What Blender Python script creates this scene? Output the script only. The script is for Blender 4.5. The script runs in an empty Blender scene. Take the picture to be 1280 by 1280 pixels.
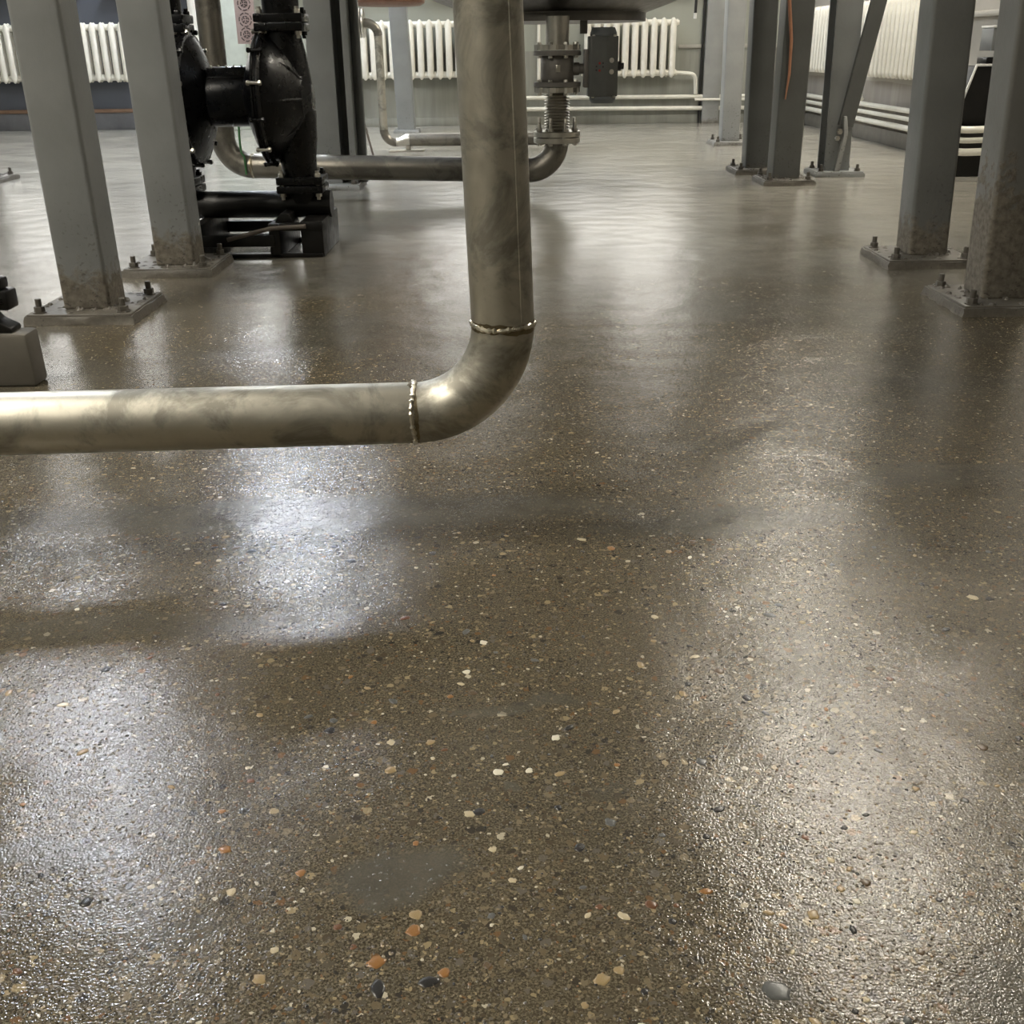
import bpy, bmesh, math, random
from mathutils import Vector, Matrix
from mathutils import noise as mnoise

S = bpy.context.scene
C = S.collection
R = math.radians
PI = math.pi
random.seed(7)

# ------------------------------------------------------------------ camera
F_PX, PITCH, ROLL, CAM_H = 1332.0, 23.5, 0.012, 0.77
cam_d = bpy.data.cameras.new('camera')
cam_d.sensor_fit = 'HORIZONTAL'
cam_d.sensor_width = 36.0
cam_d.lens = F_PX / 1280 * 36.0
cam_d.clip_start = 0.02
cam = bpy.data.objects.new('camera', cam_d)
C.objects.link(cam)
cam.matrix_world = (Matrix.Translation((0, 0, CAM_H)) @ Matrix.Rotation(R(90 - PITCH), 4, 'X')
                    @ Matrix.Rotation(-ROLL, 4, 'Z'))
S.camera = cam

# ------------------------------------------------------------------ world, exposure
w = bpy.data.worlds.new('world')
S.world = w
w.use_nodes = True
w.node_tree.nodes['Background'].inputs[0].default_value = (0.75, 0.85, 1.0, 1)
w.node_tree.nodes['Background'].inputs[1].default_value = 0.35
S.view_settings.view_transform = 'Standard'
S.view_settings.look = 'None'
S.view_settings.gamma = 1
S.view_settings.use_curve_mapping = False
S.view_settings.exposure = -0.08

LAMP_W = 165.0      # radiance of the luminaire diffusers
WINDOW_W = 3.8     # radiance of the frosted window panes
CEIL = 4.5
# luminaire centres (x, y, colour, strength factor)
COOL = (0.86, 0.92, 1.0)
WARM = (1.0, 0.93, 0.80)
# x, y, colour, strength factor, half length, half width
LAMPS = [(-3.1, 6.8, COOL, 1.7, 0.75, 0.085), (-2.45, 10.9, COOL, 2.0, 0.75, 0.085), (2.6, 7.2, WARM, 2.3, 0.6, 0.07),
         (2.9, 10.4, WARM, 1.5, 0.45, 0.065), (2.35, 5.0, WARM, 1.6, 0.45, 0.065), (-3.1, 1.7, WARM, 0.9, 0.75, 0.16), (-3.4, -1.2, WARM, 0.9, 0.75, 0.16)]  # last two are unseen, added to brighten the left column fronts


# ------------------------------------------------------------------ node helpers
class NT:
    def __init__(self, name):
        self.m = bpy.data.materials.new(name)
        self.m.use_nodes = True
        self.t = self.m.node_tree
        self.b = self.t.nodes['Principled BSDF']

    def n(self, typ, props=None, **ins):
        nd = self.t.nodes.new(typ)
        for k, v in (props or {}).items():
            setattr(nd, k, v)
        for k, v in ins.items():
            key = int(k[1:]) if k[0] == '_' and k[1:].isdigit() else k.replace('_', ' ')
            self.put(nd.inputs[key], v)
        return nd

    def put(self, sock, v):
        if isinstance(v, bpy.types.NodeSocket):
            self.t.links.new(v, sock)
        elif isinstance(v, (tuple, list)) and sock.type == 'RGBA' and len(v) == 3:
            sock.default_value = (*v, 1)
        else:
            sock.default_value = v

    def coord(self):
        if not hasattr(self, '_c'):
            self._c = self.n('ShaderNodeTexCoord').outputs['Object']
        return self._c

    def pos(self):
        if not hasattr(self, '_p'):
            self._p = self.n('ShaderNodeNewGeometry').outputs['Position']
        return self._p

    def math(self, op, a, b=0.0, clamp=False):
        return self.n('ShaderNodeMath', {'operation': op, 'use_clamp': clamp}, _0=a, _1=b).outputs[0]

    def noise(self, vec, scale, detail=2.0, rough=0.5, dist=0.0):
        return self.n('ShaderNodeTexNoise', None, Vector=vec, Scale=scale, Detail=detail, Roughness=rough,
                      Distortion=dist).outputs[0]

    def ramp(self, fac, *stops, interp='LINEAR'):
        r = self.n('ShaderNodeValToRGB', None, Fac=fac)
        r.color_ramp.interpolation = interp
        e = r.color_ramp.elements
        while len(e) < len(stops):
            e.new(0.5)
        for q, (p, c) in zip(e, stops):
            q.position = p
            q.color = (c, c, c, 1) if isinstance(c, (int, float)) else (*c, 1)
        return r.outputs[0]

    def mix(self, f, a, b):
        nd = self.n('ShaderNodeMix', {'data_type': 'RGBA'})
        self.put(nd.inputs[0], f)
        self.put(nd.inputs[6], a)
        self.put(nd.inputs[7], b)
        return nd.outputs[2]

    def bump(self, h, strength, dist, normal=None):
        nd = self.n('ShaderNodeBump', None, Height=h, Strength=strength, Distance=dist)
        if normal is not None:
            self.put(nd.inputs['Normal'], normal)
        return nd.outputs[0]

    def set(self, **k):
        for a, v in k.items():
            self.put(self.b.inputs[a.replace('_', ' ')], v)
        return self.m


MAT = {}


def simple(name, col, rough=0.5, metal=0.0, spec=0.5, var=0.12, scale=14.0, bump=0.0, bscale=60.0):
    t = NT(name)
    c = t.coord()
    n = t.noise(c, scale, 4, 0.6)
    lo = tuple(x * (1 - var) for x in col)
    hi = tuple(min(1, x * (1 + var)) for x in col)
    t.set(Base_Color=t.ramp(n, (0.3, lo), (0.7, hi)), Metallic=metal, Specular_IOR_Level=spec,
          Roughness=t.ramp(t.noise(c, scale * 2.3, 3), (0.3, max(0.03, rough - 0.07)), (0.7, min(1, rough + 0.07))))
    if bump:
        t.set(Normal=t.bump(t.noise(c, bscale, 3), bump, 0.002))
    MAT[name] = t.m
    return t.m


def emit(name, col, s):
    t = NT(name)
    t.set(Base_Color=(0.8, 0.8, 0.8), Emission_Color=col, Emission_Strength=s)
    MAT[name] = t.m


simple('radiator_paint', (0.86, 0.83, 0.74), 0.35, var=0.05)
simple('pipe_paint', (0.80, 0.78, 0.70), 0.4, var=0.06)
simple('black_iron', (0.004, 0.004, 0.0045), 0.30, spec=0.35, var=0.3, bump=0.12, bscale=220)
simple('black_frame', (0.006, 0.0055, 0.005), 0.42, spec=0.35, var=0.3, bump=0.3, bscale=120)
simple('bolt_zinc', (0.60, 0.58, 0.53), 0.32, 1.0)
simple('flange_steel', (0.50, 0.48, 0.43), 0.34, 1.0)
simple('bellows_steel', (0.46, 0.44, 0.39), 0.36, 1.0)
simple('valve_body', (0.17, 0.16, 0.145), 0.5, 0.4)
simple('actuator_grey', (0.085, 0.088, 0.084), 0.5)
simple('actuator_cap', (0.10, 0.11, 0.115), 0.5)
simple('orange_cable', (0.42, 0.20, 0.115), 0.5)
simple('black_cable', (0.02, 0.02, 0.02), 0.5)
simple('green_wire', (0.05, 0.16, 0.06), 0.5)
simple('tank_steel', (0.16, 0.15, 0.135), 0.42, 0.8)
simple('copper_brown', (0.19, 0.10, 0.065), 0.45, 0.5)
simple('red_dot', (0.25, 0.02, 0.02), 0.5)
simple('cabinet_paint', (0.52, 0.56, 0.50), 0.5, var=0.06)
simple('pink_plate', (0.40, 0.31, 0.29), 0.6)
simple('plate_ink', (0.08, 0.06, 0.06), 0.6)
simple('concrete', (0.135, 0.125, 0.105), 0.75, bump=0.6, bscale=40, scale=9)
simple('lamp_housing', (0.7, 0.7, 0.7), 0.5)
simple('window_frame', (0.75, 0.75, 0.72), 0.45)
simple('rod_rust', (0.12, 0.10, 0.085), 0.6)
simple('white_plastic', (0.75, 0.75, 0.72), 0.4)
simple('ceiling_paint', (0.30, 0.30, 0.28), 0.8)
simple('trim_brown', (0.20, 0.12, 0.075), 0.6)
simple('baseboard_grey', (0.13, 0.13, 0.135), 0.5, var=0.3, scale=3)
for i, (lx, ly, lc, ls, lL, lW) in enumerate(LAMPS):
    emit('lamp_glow_%d' % i, lc, LAMP_W * ls)
emit('window_glow', (1.0, 0.97, 0.91), WINDOW_W)


def stainless(name, col, rough, stain, sscale=7.0):
    t = NT(name)
    c = t.coord()
    st = t.ramp(t.noise(c, sscale, 6, 0.65, 0.6), (0.50, 0.0), (0.60, 1.0))
    fine = t.noise(c, 45, 4, 0.7)
    base = t.ramp(fine, (0.3, tuple(x * 0.86 for x in col)), (0.7, col))
    t.set(Base_Color=t.mix(t.math('MULTIPLY', st, stain), base, tuple(x * 0.42 for x in col)), Metallic=1.0,
          Roughness=t.math('ADD', t.ramp(fine, (0.3, rough), (0.75, rough + 0.12)), t.math('MULTIPLY', st, 0.12)))
    t.set(Normal=t.bump(fine, 0.06, 0.002))
    MAT[name] = t.m


stainless('stainless', (0.58, 0.555, 0.48), 0.40, 0.8)
stainless('stainless_dull', (0.25, 0.235, 0.205), 0.36, 0.6)
stainless('weld', (0.72, 0.68, 0.58), 0.25, 0.8, 40)
stainless('heat_tint', (0.26, 0.215, 0.14), 0.33, 0.7, 25)


def column_paint(name, col, mud_h=0.16):
    t = NT(name)
    c = t.coord()
    z = t.n('ShaderNodeSeparateXYZ', None, Vector=t.pos()).outputs[2]
    n = t.noise(c, 22, 5, 0.65)
    base = t.ramp(t.noise(c, 5, 4), (0.3, tuple(x * 0.88 for x in col)), (0.7, tuple(x * 1.08 for x in col)))
    edge = t.math('SUBTRACT', t.math('MULTIPLY', n, mud_h * 2.2), z)          # splashed mud, ragged upper rim
    mud = t.ramp(edge, (0.0, 0.0), (0.06, 1.0))
    pits = t.ramp(t.noise(c, 75, 2), (0.30, 1.0), (0.36, 0.0))
    mudc = t.ramp(t.noise(c, 60, 4), (0.3, (0.11, 0.098, 0.078)), (0.7, (0.22, 0.20, 0.165)))
    colr = t.mix(mud, base, mudc)
    low = t.ramp(z, (0.0, 1.0), (0.45, 0.0))
    colr = t.mix(t.math('MULTIPLY', pits, t.math('MULTIPLY', low, 0.8)), colr, (0.05, 0.045, 0.04))
    t.set(Base_Color=colr, Roughness=t.math('ADD', t.math('MULTIPLY', mud, 0.3), 0.42), Specular_IOR_Level=0.4,
          Normal=t.bump(t.math('ADD', t.math('MULTIPLY', t.noise(c, 70, 4, 0.7), t.math('ADD', mud, 0.08)), n), 0.35, 0.006))
    MAT[name] = t.m


column_paint('column_grey', (0.225, 0.235, 0.235))
column_paint('column_dark', (0.115, 0.118, 0.112), 0.05)
column_paint('column_pale', (0.33, 0.335, 0.325), 0.05)
column_paint('plate_mud', (0.10, 0.092, 0.078), 0.03)
column_paint('column_shade', (0.15, 0.155, 0.15))  # darker copy of the column grey, shade put into the paint
column_paint('column_crust_shade', (0.16, 0.16, 0.15), 0.36)  # real splashed crust, over a grey darkened to stand for shade
column_paint('column_clean', (0.26, 0.27, 0.27), 0.02)


def wall_paint(name, upper, lower, split, extra=None):
    t = NT(name)
    p = t.pos()
    s = t.n('ShaderNodeSeparateXYZ', None, Vector=p)
    n = t.noise(p, 1.7, 5, 0.6)
    streak = t.noise(t.n('ShaderNodeVectorMath', {'operation': 'MULTIPLY'}, _0=p, _1=(9, 9, 0.8)).outputs[0], 1.0, 4, 0.6)
    u = t.mix(t.ramp(n, (0.35, 0.0), (0.7, 0.6)), upper, tuple(x * 0.78 for x in upper))
    l = t.mix(t.ramp(streak, (0.40, 0.0), (0.65, 0.8)), lower, tuple(x * 1.35 for x in lower))
    zz = t.math('ADD', s.outputs[2], t.math('MULTIPLY', n, 0.04))
    col = t.mix(t.math('GREATER_THAN', zz, split), l, u)
    if extra:
        x0, slate = extra
        sl = t.mix(n, slate, tuple(x * 1.25 for x in slate))
        col = t.mix(t.math('LESS_THAN', s.outputs[0], x0), col, sl)
    t.set(Base_Color=col, Roughness=0.55, Normal=t.bump(t.noise(p, 25, 4), 0.25, 0.004))
    MAT[name] = t.m


wall_paint('wall_back_paint', (0.36, 0.37, 0.32), (0.25, 0.252, 0.222), 0.76, (-3.3, (0.085, 0.092, 0.11)))
wall_paint('wall_right_paint', (0.42, 0.40, 0.36), (0.26, 0.24, 0.215), 0.5)
wall_paint('wall_plain', (0.26, 0.26, 0.23), (0.18, 0.18, 0.16), 1.2)

# ------------------------------------------------------------------ floor shader
# cement film smears on the ground aggregate: (cx, cy, rx, ry, angle, strength)
SMEARS = [(-0.125, 0.845, 0.085, 0.050, 25, 1.0), (-0.50, 0.885, 0.10, 0.028, 12, 1.0), (-0.003, 1.148, 0.12, 0.022, 3, 0.75),
          (0.44, 0.69, 0.08, 0.05, 40, 0.9), (-0.01, 0.99, 0.020, 0.014, 10, 0.9), (-0.31, 0.77, 0.05, 0.03, 5, 0.6),
          (-0.35, 1.78, 0.80, 0.10, 2, 0.85), (0.36, 1.72, 0.30, 0.07, 10, 0.8), (0.88, 1.93, 0.30, 0.08, 0, 0.7),
          (0.235, 0.70, 0.035, 0.022, 30, 0.8), (0.10, 0.97, 0.04, 0.02, 0, 0.5), (-0.6, 1.36, 0.35, 0.05, 4, 0.6),
          (0.30, 2.6, 0.5, 0.12, 0, 0.35)]


def film_mask(t):
    p = t.pos()
    wob = t.n('ShaderNodeTexNoise', None, Vector=p, Scale=9.0, Detail=4.0, Roughness=0.6).outputs['Color']
    off = t.n('ShaderNodeVectorMath', {'operation': 'MULTIPLY_ADD'}, _0=wob, _1=(0.10, 0.10, 0.0), _2=(-0.05, -0.05, 0)).outputs[0]
    pw = t.n('ShaderNodeVectorMath', {'operation': 'ADD'}, _0=p, _1=off).outputs[0]
    acc = None
    for cx, cy, rx, ry, a, s in SMEARS:
        mp = t.n('ShaderNodeMapping', {'vector_type': 'TEXTURE'}, Vector=pw, Location=(cx, cy, 0), Rotation=(0, 0, R(a)),
                 Scale=(rx, ry, 1000))
        ln = t.n('ShaderNodeVectorMath', {'operation': 'LENGTH'}, _0=mp.outputs[0]).outputs['Value']
        v = t.math('MULTIPLY', t.ramp(ln, (0.55, 1.0), (1.0, 0.0)), s)
        acc = v if acc is None else t.math('MAXIMUM', acc, v)
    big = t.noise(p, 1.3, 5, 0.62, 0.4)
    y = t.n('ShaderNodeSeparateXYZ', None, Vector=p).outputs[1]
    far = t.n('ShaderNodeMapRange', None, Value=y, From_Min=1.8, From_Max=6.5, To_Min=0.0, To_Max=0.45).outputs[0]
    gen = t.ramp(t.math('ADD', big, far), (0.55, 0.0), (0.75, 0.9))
    return t.math('MAXIMUM', acc, gen)


def stone_ramp(t, v):
    return t.ramp(v, (0.0, (0.024, 0.022, 0.020)), (0.13, (0.085, 0.072, 0.052)), (0.30, (0.135, 0.108, 0.066)),
                  (0.47, (0.064, 0.050, 0.032)), (0.60, (0.19, 0.155, 0.10)), (0.74, (0.115, 0.105, 0.09)),
                  (0.84, (0.14, 0.078, 0.035)), (0.90, (0.30, 0.24, 0.14)), (0.975, (0.50, 0.45, 0.34)), interp='CONSTANT')


def floor_material():
    t = NT('floor_wet_aggregate')
    p = t.pos()
    film = film_mask(t)
    jit = t.n('ShaderNodeTexNoise', None, Vector=p, Scale=160.0, Detail=2.0).outputs['Color']
    pj = t.n('ShaderNodeVectorMath', {'operation': 'MULTIPLY_ADD'}, _0=jit, _1=(0.009, 0.009, 0.0), _2=p).outputs[0]
    # small gravel and sand as ground flush in the slab
    v1 = t.n('ShaderNodeTexVoronoi', None, Vector=pj, Scale=210.0, Randomness=1.0)
    c1 = t.n('ShaderNodeSeparateColor', None, Color=v1.outputs['Color'])
    v2 = t.n('ShaderNodeTexVoronoi', None, Vector=pj, Scale=88.0, Randomness=1.0)
    c2 = t.n('ShaderNodeSeparateColor', None, Color=v2.outputs['Color'])
    sand = t.noise(p, 380, 3, 0.75)
    matrix = t.ramp(sand, (0.38, (0.014, 0.012, 0.008)), (0.5, (0.070, 0.059, 0.038)), (0.62, (0.19, 0.165, 0.115)))
    m1 = t.math('LESS_THAN', v1.outputs['Distance'], t.math('MULTIPLY', c1.outputs[1], 0.62))
    col = t.mix(m1, matrix, stone_ramp(t, c1.outputs[0]))
    m2 = t.math('LESS_THAN', v2.outputs['Distance'], t.math('SUBTRACT', t.math('MULTIPLY', c2.outputs[1], 0.95), 0.42))
    col = t.mix(m2, col, stone_ramp(t, c2.outputs[0]))
    tone = t.noise(p, 2.2, 5, 0.6)
    col = t.mix(t.ramp(tone, (0.35, 0.0), (0.68, 0.4)), col, (0.110, 0.088, 0.054))
    filmc = t.ramp(t.noise(p, 14, 5, 0.65), (0.3, (0.066, 0.062, 0.050)), (0.7, (0.108, 0.101, 0.083)))
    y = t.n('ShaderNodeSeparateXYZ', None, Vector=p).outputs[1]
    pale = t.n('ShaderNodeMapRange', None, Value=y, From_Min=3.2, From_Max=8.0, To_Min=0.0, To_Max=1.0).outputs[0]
    filmc = t.mix(pale, filmc, (0.40, 0.385, 0.34))                    # film colour pales towards the back
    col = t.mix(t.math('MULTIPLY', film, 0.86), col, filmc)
    # water film: glossier and darker where it stands
    wet = t.ramp(t.noise(p, 1.7, 4, 0.55, 0.5), (0.40, 0.0), (0.62, 1.0))
    rough = t.math('ADD', 0.19, t.math('MULTIPLY', wet, -0.09))
    grain = t.noise(p, 360, 1.0, 0.5)
    mid = t.noise(p, 70, 2, 0.5)
    wave = t.noise(p, 6, 1, 0.5)
    h = t.math('ADD', t.math('ADD', t.math('MULTIPLY', grain, 0.75), t.math('MULTIPLY', mid, 0.9)), t.math('MULTIPLY', wave, 8.0))
    nrm = t.bump(h, t.math('SUBTRACT', 0.62, t.math('MULTIPLY', film, 0.04)), 0.00105)
    t.set(Base_Color=col, Roughness=rough, Specular_IOR_Level=0.55, IOR=1.45, Normal=nrm)
    return t.m


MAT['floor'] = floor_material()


def grit_material():
    t = NT('floor_grit')
    film = film_mask(t)
    a = t.n('ShaderNodeAttribute', {'attribute_name': 'tint'}).outputs['Fac']
    col = stone_ramp(t, a)
    t.set(Base_Color=t.mix(t.math('MULTIPLY', film, 0.93), col, (0.09, 0.088, 0.077)), Roughness=0.26, Specular_IOR_Level=0.55)
    return t.m


MAT['grit'] = grit_material()
for nm, cc in dict(white=(0.66, 0.62, 0.50), cream=(0.48, 0.41, 0.27), tan=(0.30, 0.22, 0.11), orange=(0.25, 0.12, 0.035), rust=(0.13, 0.058, 0.025),
                   dark=(0.020, 0.019, 0.018), grey=(0.085, 0.088, 0.085), brown=(0.095, 0.065, 0.035)).items():
    simple('pebble_' + nm, cc, 0.28, var=0.22, scale=150)


# ------------------------------------------------------------------ mesh helpers
class MB:
    """collects shapes into ONE mesh"""

    def __init__(self):
        self.bm = bmesh.new()

    def box(self, x0, x1, y0, y1, z0, z1, bev=0.0, seg=2, taper=None):
        r = bmesh.ops.create_cube(self.bm, size=1.0)
        vs = r['verts']
        for v in vs:
            v.co = Vector(((x0 + x1) / 2 + v.co.x * (x1 - x0), (y0 + y1) / 2 + v.co.y * (y1 - y0), (z0 + z1) / 2 + v.co.z * (z1 - z0)))
        if bev:
            es = list({e for v in vs for e in v.link_edges})
            bmesh.ops.bevel(self.bm, geom=es, offset=bev, segments=seg, affect='EDGES', profile=0.5)
        return self

    def tube(self, pts, rad, n=20, caps=True, close=False):
        pts = [Vector(p) for p in pts]
        rads = rad if isinstance(rad, (list, tuple)) else [rad] * len(pts)
        rings, prev = [], None
        m = len(pts)
        for i, p in enumerate(pts):
            d = (pts[min(i + 1, m - 1)] - pts[max(i - 1, 0)]).normalized()
            if prev is None:
                a = Vector((0, 0, 1)) if abs(d.z) < 0.9 else Vector((0, 1, 0))
                u = d.cross(a).normalized()
            else:
                u = (prev - d * prev.dot(d)).normalized()
            prev = u
            v = d.cross(u)
            rings.append([self.bm.verts.new(p + (u * math.cos(2 * PI * k / n) + v * math.sin(2 * PI * k / n)) * rads[i]) for k in range(n)])
        for a, b in zip(rings, rings[1:]):
            for k in range(n):
                self.bm.faces.new((a[k], a[(k + 1) % n], b[(k + 1) % n], b[k]))
        if caps:
            self.bm.faces.new(rings[0][::-1])
            self.bm.faces.new(rings[-1])
        return self

    def lathe(self, prof, origin, axis, n=32):
        """prof: (radius, distance along the axis)"""
        ax = Vector(axis).normalized()
        a = Vector((0, 0, 1)) if abs(ax.z) < 0.9 else Vector((0, 1, 0))
        u = ax.cross(a).normalized()
        v = ax.cross(u)
        o = Vector(origin)
        rings = []
        for r, d in prof:
            if r < 1e-6:
                rings.append([self.bm.verts.new(o + ax * d)])
            else:
                rings.append([self.bm.verts.new(o + ax * d + (u * math.cos(2 * PI * k / n) + v * math.sin(2 * PI * k / n)) * r) for k in range(n)])
        for p, q in zip(rings, rings[1:]):
            for k in range(n):
                k2 = (k + 1) % n
                if len(p) == 1 and len(q) == 1:
                    continue
                if len(p) == 1:
                    self.bm.faces.new((p[0], q[k2], q[k]))
                elif len(q) == 1:
                    self.bm.faces.new((p[k], p[k2], q[0]))
                else:
                    self.bm.faces.new((p[k], p[k2], q[k2], q[k]))
        for ring, flip in ((rings[0], True), (rings[-1], False)):
            if len(ring) > 1:
                self.bm.faces.new(ring[::-1] if flip else ring)
        return self

    def prism(self, poly, axis, d0, d1, bev=0.0):
        """polygon in the plane of the two other axes, extruded along axis ('x','y','z')"""
        def mk(a, b, d):
            return {'x': (d, a, b), 'y': (a, d, b), 'z': (a, b, d)}[axis]
        lo = [self.bm.verts.new(mk(a, b, d0)) for a, b in poly]
        hi = [self.bm.verts.new(mk(a, b, d1)) for a, b in poly]
        fs = [self.bm.faces.new(lo), self.bm.faces.new(hi[::-1])]
        k = len(poly)
        for i in range(k):
            fs.append(self.bm.faces.new((lo[i], hi[i], hi[(i + 1) % k], lo[(i + 1) % k])))
        bmesh.ops.recalc_face_normals(self.bm, faces=fs)
        if bev:
            es = list({e for f in fs for e in f.edges})
            bmesh.ops.bevel(self.bm, geom=es, offset=bev, segments=2, affect='EDGES', profile=0.5)
        return self

    def build(self, name, mat, parent=None, angle=35):
        bmesh.ops.recalc_face_normals(self.bm, faces=self.bm.faces[:])
        me = bpy.data.meshes.new(name)
        self.bm.to_mesh(me)
        self.bm.free()
        for p in me.polygons:
            p.use_smooth = True
        me.set_sharp_from_angle(angle=R(angle))
        me.materials.append(MAT[mat])
        o = bpy.data.objects.new(name, me)
        C.objects.link(o)
        if parent:
            o.parent = parent
        return o


def tag(o, label, cat, group=None):
    o['label'] = label
    o['category'] = cat
    if group:
        o['group'] = group
    return o


def empty(name, loc=(0, 0, 0)):
    o = bpy.data.objects.new(name, None)
    o.empty_display_size = 0.1
    C.objects.link(o)
    o.location = loc
    return o


def structure(o):
    o['kind'] = 'structure'
    return o


def share(name, src, parent=None, loc=None, rot=None):
    o = bpy.data.objects.new(name, src if isinstance(src, bpy.types.Mesh) else src.data)
    C.objects.link(o)
    if parent:
        o.parent = parent
    if loc is not None:
        o.location = loc
    if rot is not None:
        o.rotation_euler = rot
    return o


def arc(c, r, a0, a1, u, v, n=12):
    c, u, v = Vector(c), Vector(u), Vector(v)
    return [c + (u * math.cos(a0 + (a1 - a0) * i / n) + v * math.sin(a0 + (a1 - a0) * i / n)) * r for i in range(n + 1)]


# ------------------------------------------------------------------ the room
XL, XR, YF, YB = -7.0, 3.18, -4.0, 12.45
floor = structure(MB().box(XL, XR, YF, YB, -0.12, 0.0).build('floor', 'floor'))
structure(MB().box(XL, XR, YF, YB, CEIL, CEIL + 0.12).build('ceiling', 'ceiling_paint'))
wall_b = MB()
WIN = [(-6.6, -4.5), (-4.2, -2.1), (-1.9, 0.2), (0.45, 2.05)]
xs = [XL] + [c for ww in WIN for c in ww] + [XR]
wall_b.box(XL, XR, YB, YB + 0.3, -0.12, 1.35).box(XL, XR, YB, YB + 0.3, 3.3, CEIL)
for a, b in zip(xs[0::2], xs[1::2]):
    wall_b.box(a, b, YB, YB + 0.3, 1.35, 3.3)
structure(wall_b.build('wall_back', 'wall_back_paint'))
structure(MB().box(XR, XR + 0.3, YF, YB + 0.3, -0.12, CEIL).build('wall_right', 'wall_right_paint'))
structure(MB().box(XL - 0.3, XL, YF, YB + 0.3, -0.12, CEIL).build('wall_left', 'wall_plain'))
structure(MB().box(XL - 0.3, XR + 0.3, YF - 0.3, YF, -0.12, CEIL).build('wall_front', 'wall_plain'))
for i, (a, b) in enumerate(WIN):
    o = empty('window_%d' % (i + 1), ((a + b) / 2, YB + 0.12, 1.35))
    structure(o)
    hw = (b - a) / 2
    m = MB().box(-hw, hw, -0.03, 0.05, 0.0, 0.07, 0.005).box(-hw, hw, -0.03, 0.05, 1.88, 1.95, 0.005)
    for x in (-hw, -0.03, hw - 0.06):
        m.box(x, x + 0.06, -0.03, 0.05, 0.07, 1.88, 0.005)
    m.build('window_frame', 'window_frame', o)
    for x0, x1 in ((-hw + 0.06, -0.03), (0.03, hw - 0.06)):
        MB().box(x0, x1, 0.0, 0.012, 0.07, 1.88).build('pane', 'window_glow', o)
    MB().box(-hw - 0.03, hw + 0.03, -0.22, -0.03, -0.03, 0.0, 0.006).build('window_sill', 'window_frame', o)
structure(MB().box(XL, -3.3, YB - 0.025, YB, 0.0, 0.175, 0.004).build('baseboard_back', 'baseboard_grey'))
structure(MB().box(XL, -3.3, YB - 0.035, YB, 0.177, 0.215, 0.004).build('trim_1', 'trim_brown'))
structure(MB().box(-3.3, XR, YB - 0.012, YB, 0.0, 0.085, 0.004).build('trim_2', 'wall_back_paint'))
structure(MB().box(XR - 0.04, XR, 5.0, 8.2, 0.93, 0.965, 0.004).build('trim_6', 'wall_right_paint'))
structure(MB().box(XR - 0.03, XR, 6.0, YB - 0.02, 0.0, 0.12, 0.006).build('baseboard_right', 'concrete'))
structure(MB().box(1.84, XR, YB - 0.025, YB, 0.755, 0.79, 0.004).build('trim_3', 'wall_right_paint'))
o = MB().box(2.12, 2.30, YB - 0.09, YB, 0.0, CEIL, 0.006).build('trim_4', 'column_pale')
structure(o)
structure(MB().box(2.085, 2.105, YB - 0.045, YB - 0.005, 0.0, CEIL, 0.004).build('trim_5', 'black_cable'))

# ------------------------------------------------------------------ ceiling luminaires
for i, (lx, ly, lc, ls, lL, lW) in enumerate(LAMPS):
    o = empty('ceiling_light', (lx, ly, CEIL))
    tag(o, ['long cool white ceiling luminaire above the black diaphragm pump', 'long cool white ceiling luminaire near the left back window',
            'long warm white ceiling luminaire above the braced steel column', 'long warm white ceiling luminaire near the back right corner',
            'long warm white ceiling luminaire above the mud-splashed pair of columns', 'added warm white fill luminaire above the low concrete block',
            'added warm white fill luminaire near the front wall'][i], 'ceiling light', 'ceiling luminaires')
    L, W = lL, lW
    MB().box(-W, W, -L, L, -0.07, -0.001, 0.008).build('housing', 'lamp_housing', o)
    MB().box(-W + 0.015, W - 0.015, -L + 0.015, L - 0.015, -0.085, -0.0705, 0.006).build('diffuser', 'lamp_glow_%d' % i, o)

# ------------------------------------------------------------------ bolts
_b = MB()
_b.lathe([(0.021, 0.0), (0.021, 0.004)], (0, 0, 0), (0, 0, 1), 16)
_b.lathe([(0.016, 0.004), (0.0165, 0.006), (0.0165, 0.018), (0.0155, 0.020)], (0, 0, 0), (0, 0, 1), 6)
_b.lathe([(0.0095, 0.02), (0.0095, 0.042), (0.008, 0.044)], (0, 0, 0), (0, 0, 1), 10)
_bo = _b.build('bolt', 'plate_mud')
ANCHOR = _bo.data
bpy.data.objects.remove(_bo)
_b = MB()
_b.lathe([(0.0095, -0.004), (0.0105, -0.003), (0.0105, 0.006), (0.009, 0.008)], (0, 0, 0), (0, 0, 1), 6)
_bo = _b.build('bolt', 'bolt_zinc')
HEXBOLT = _bo.data
bpy.data.objects.remove(_bo)


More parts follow.
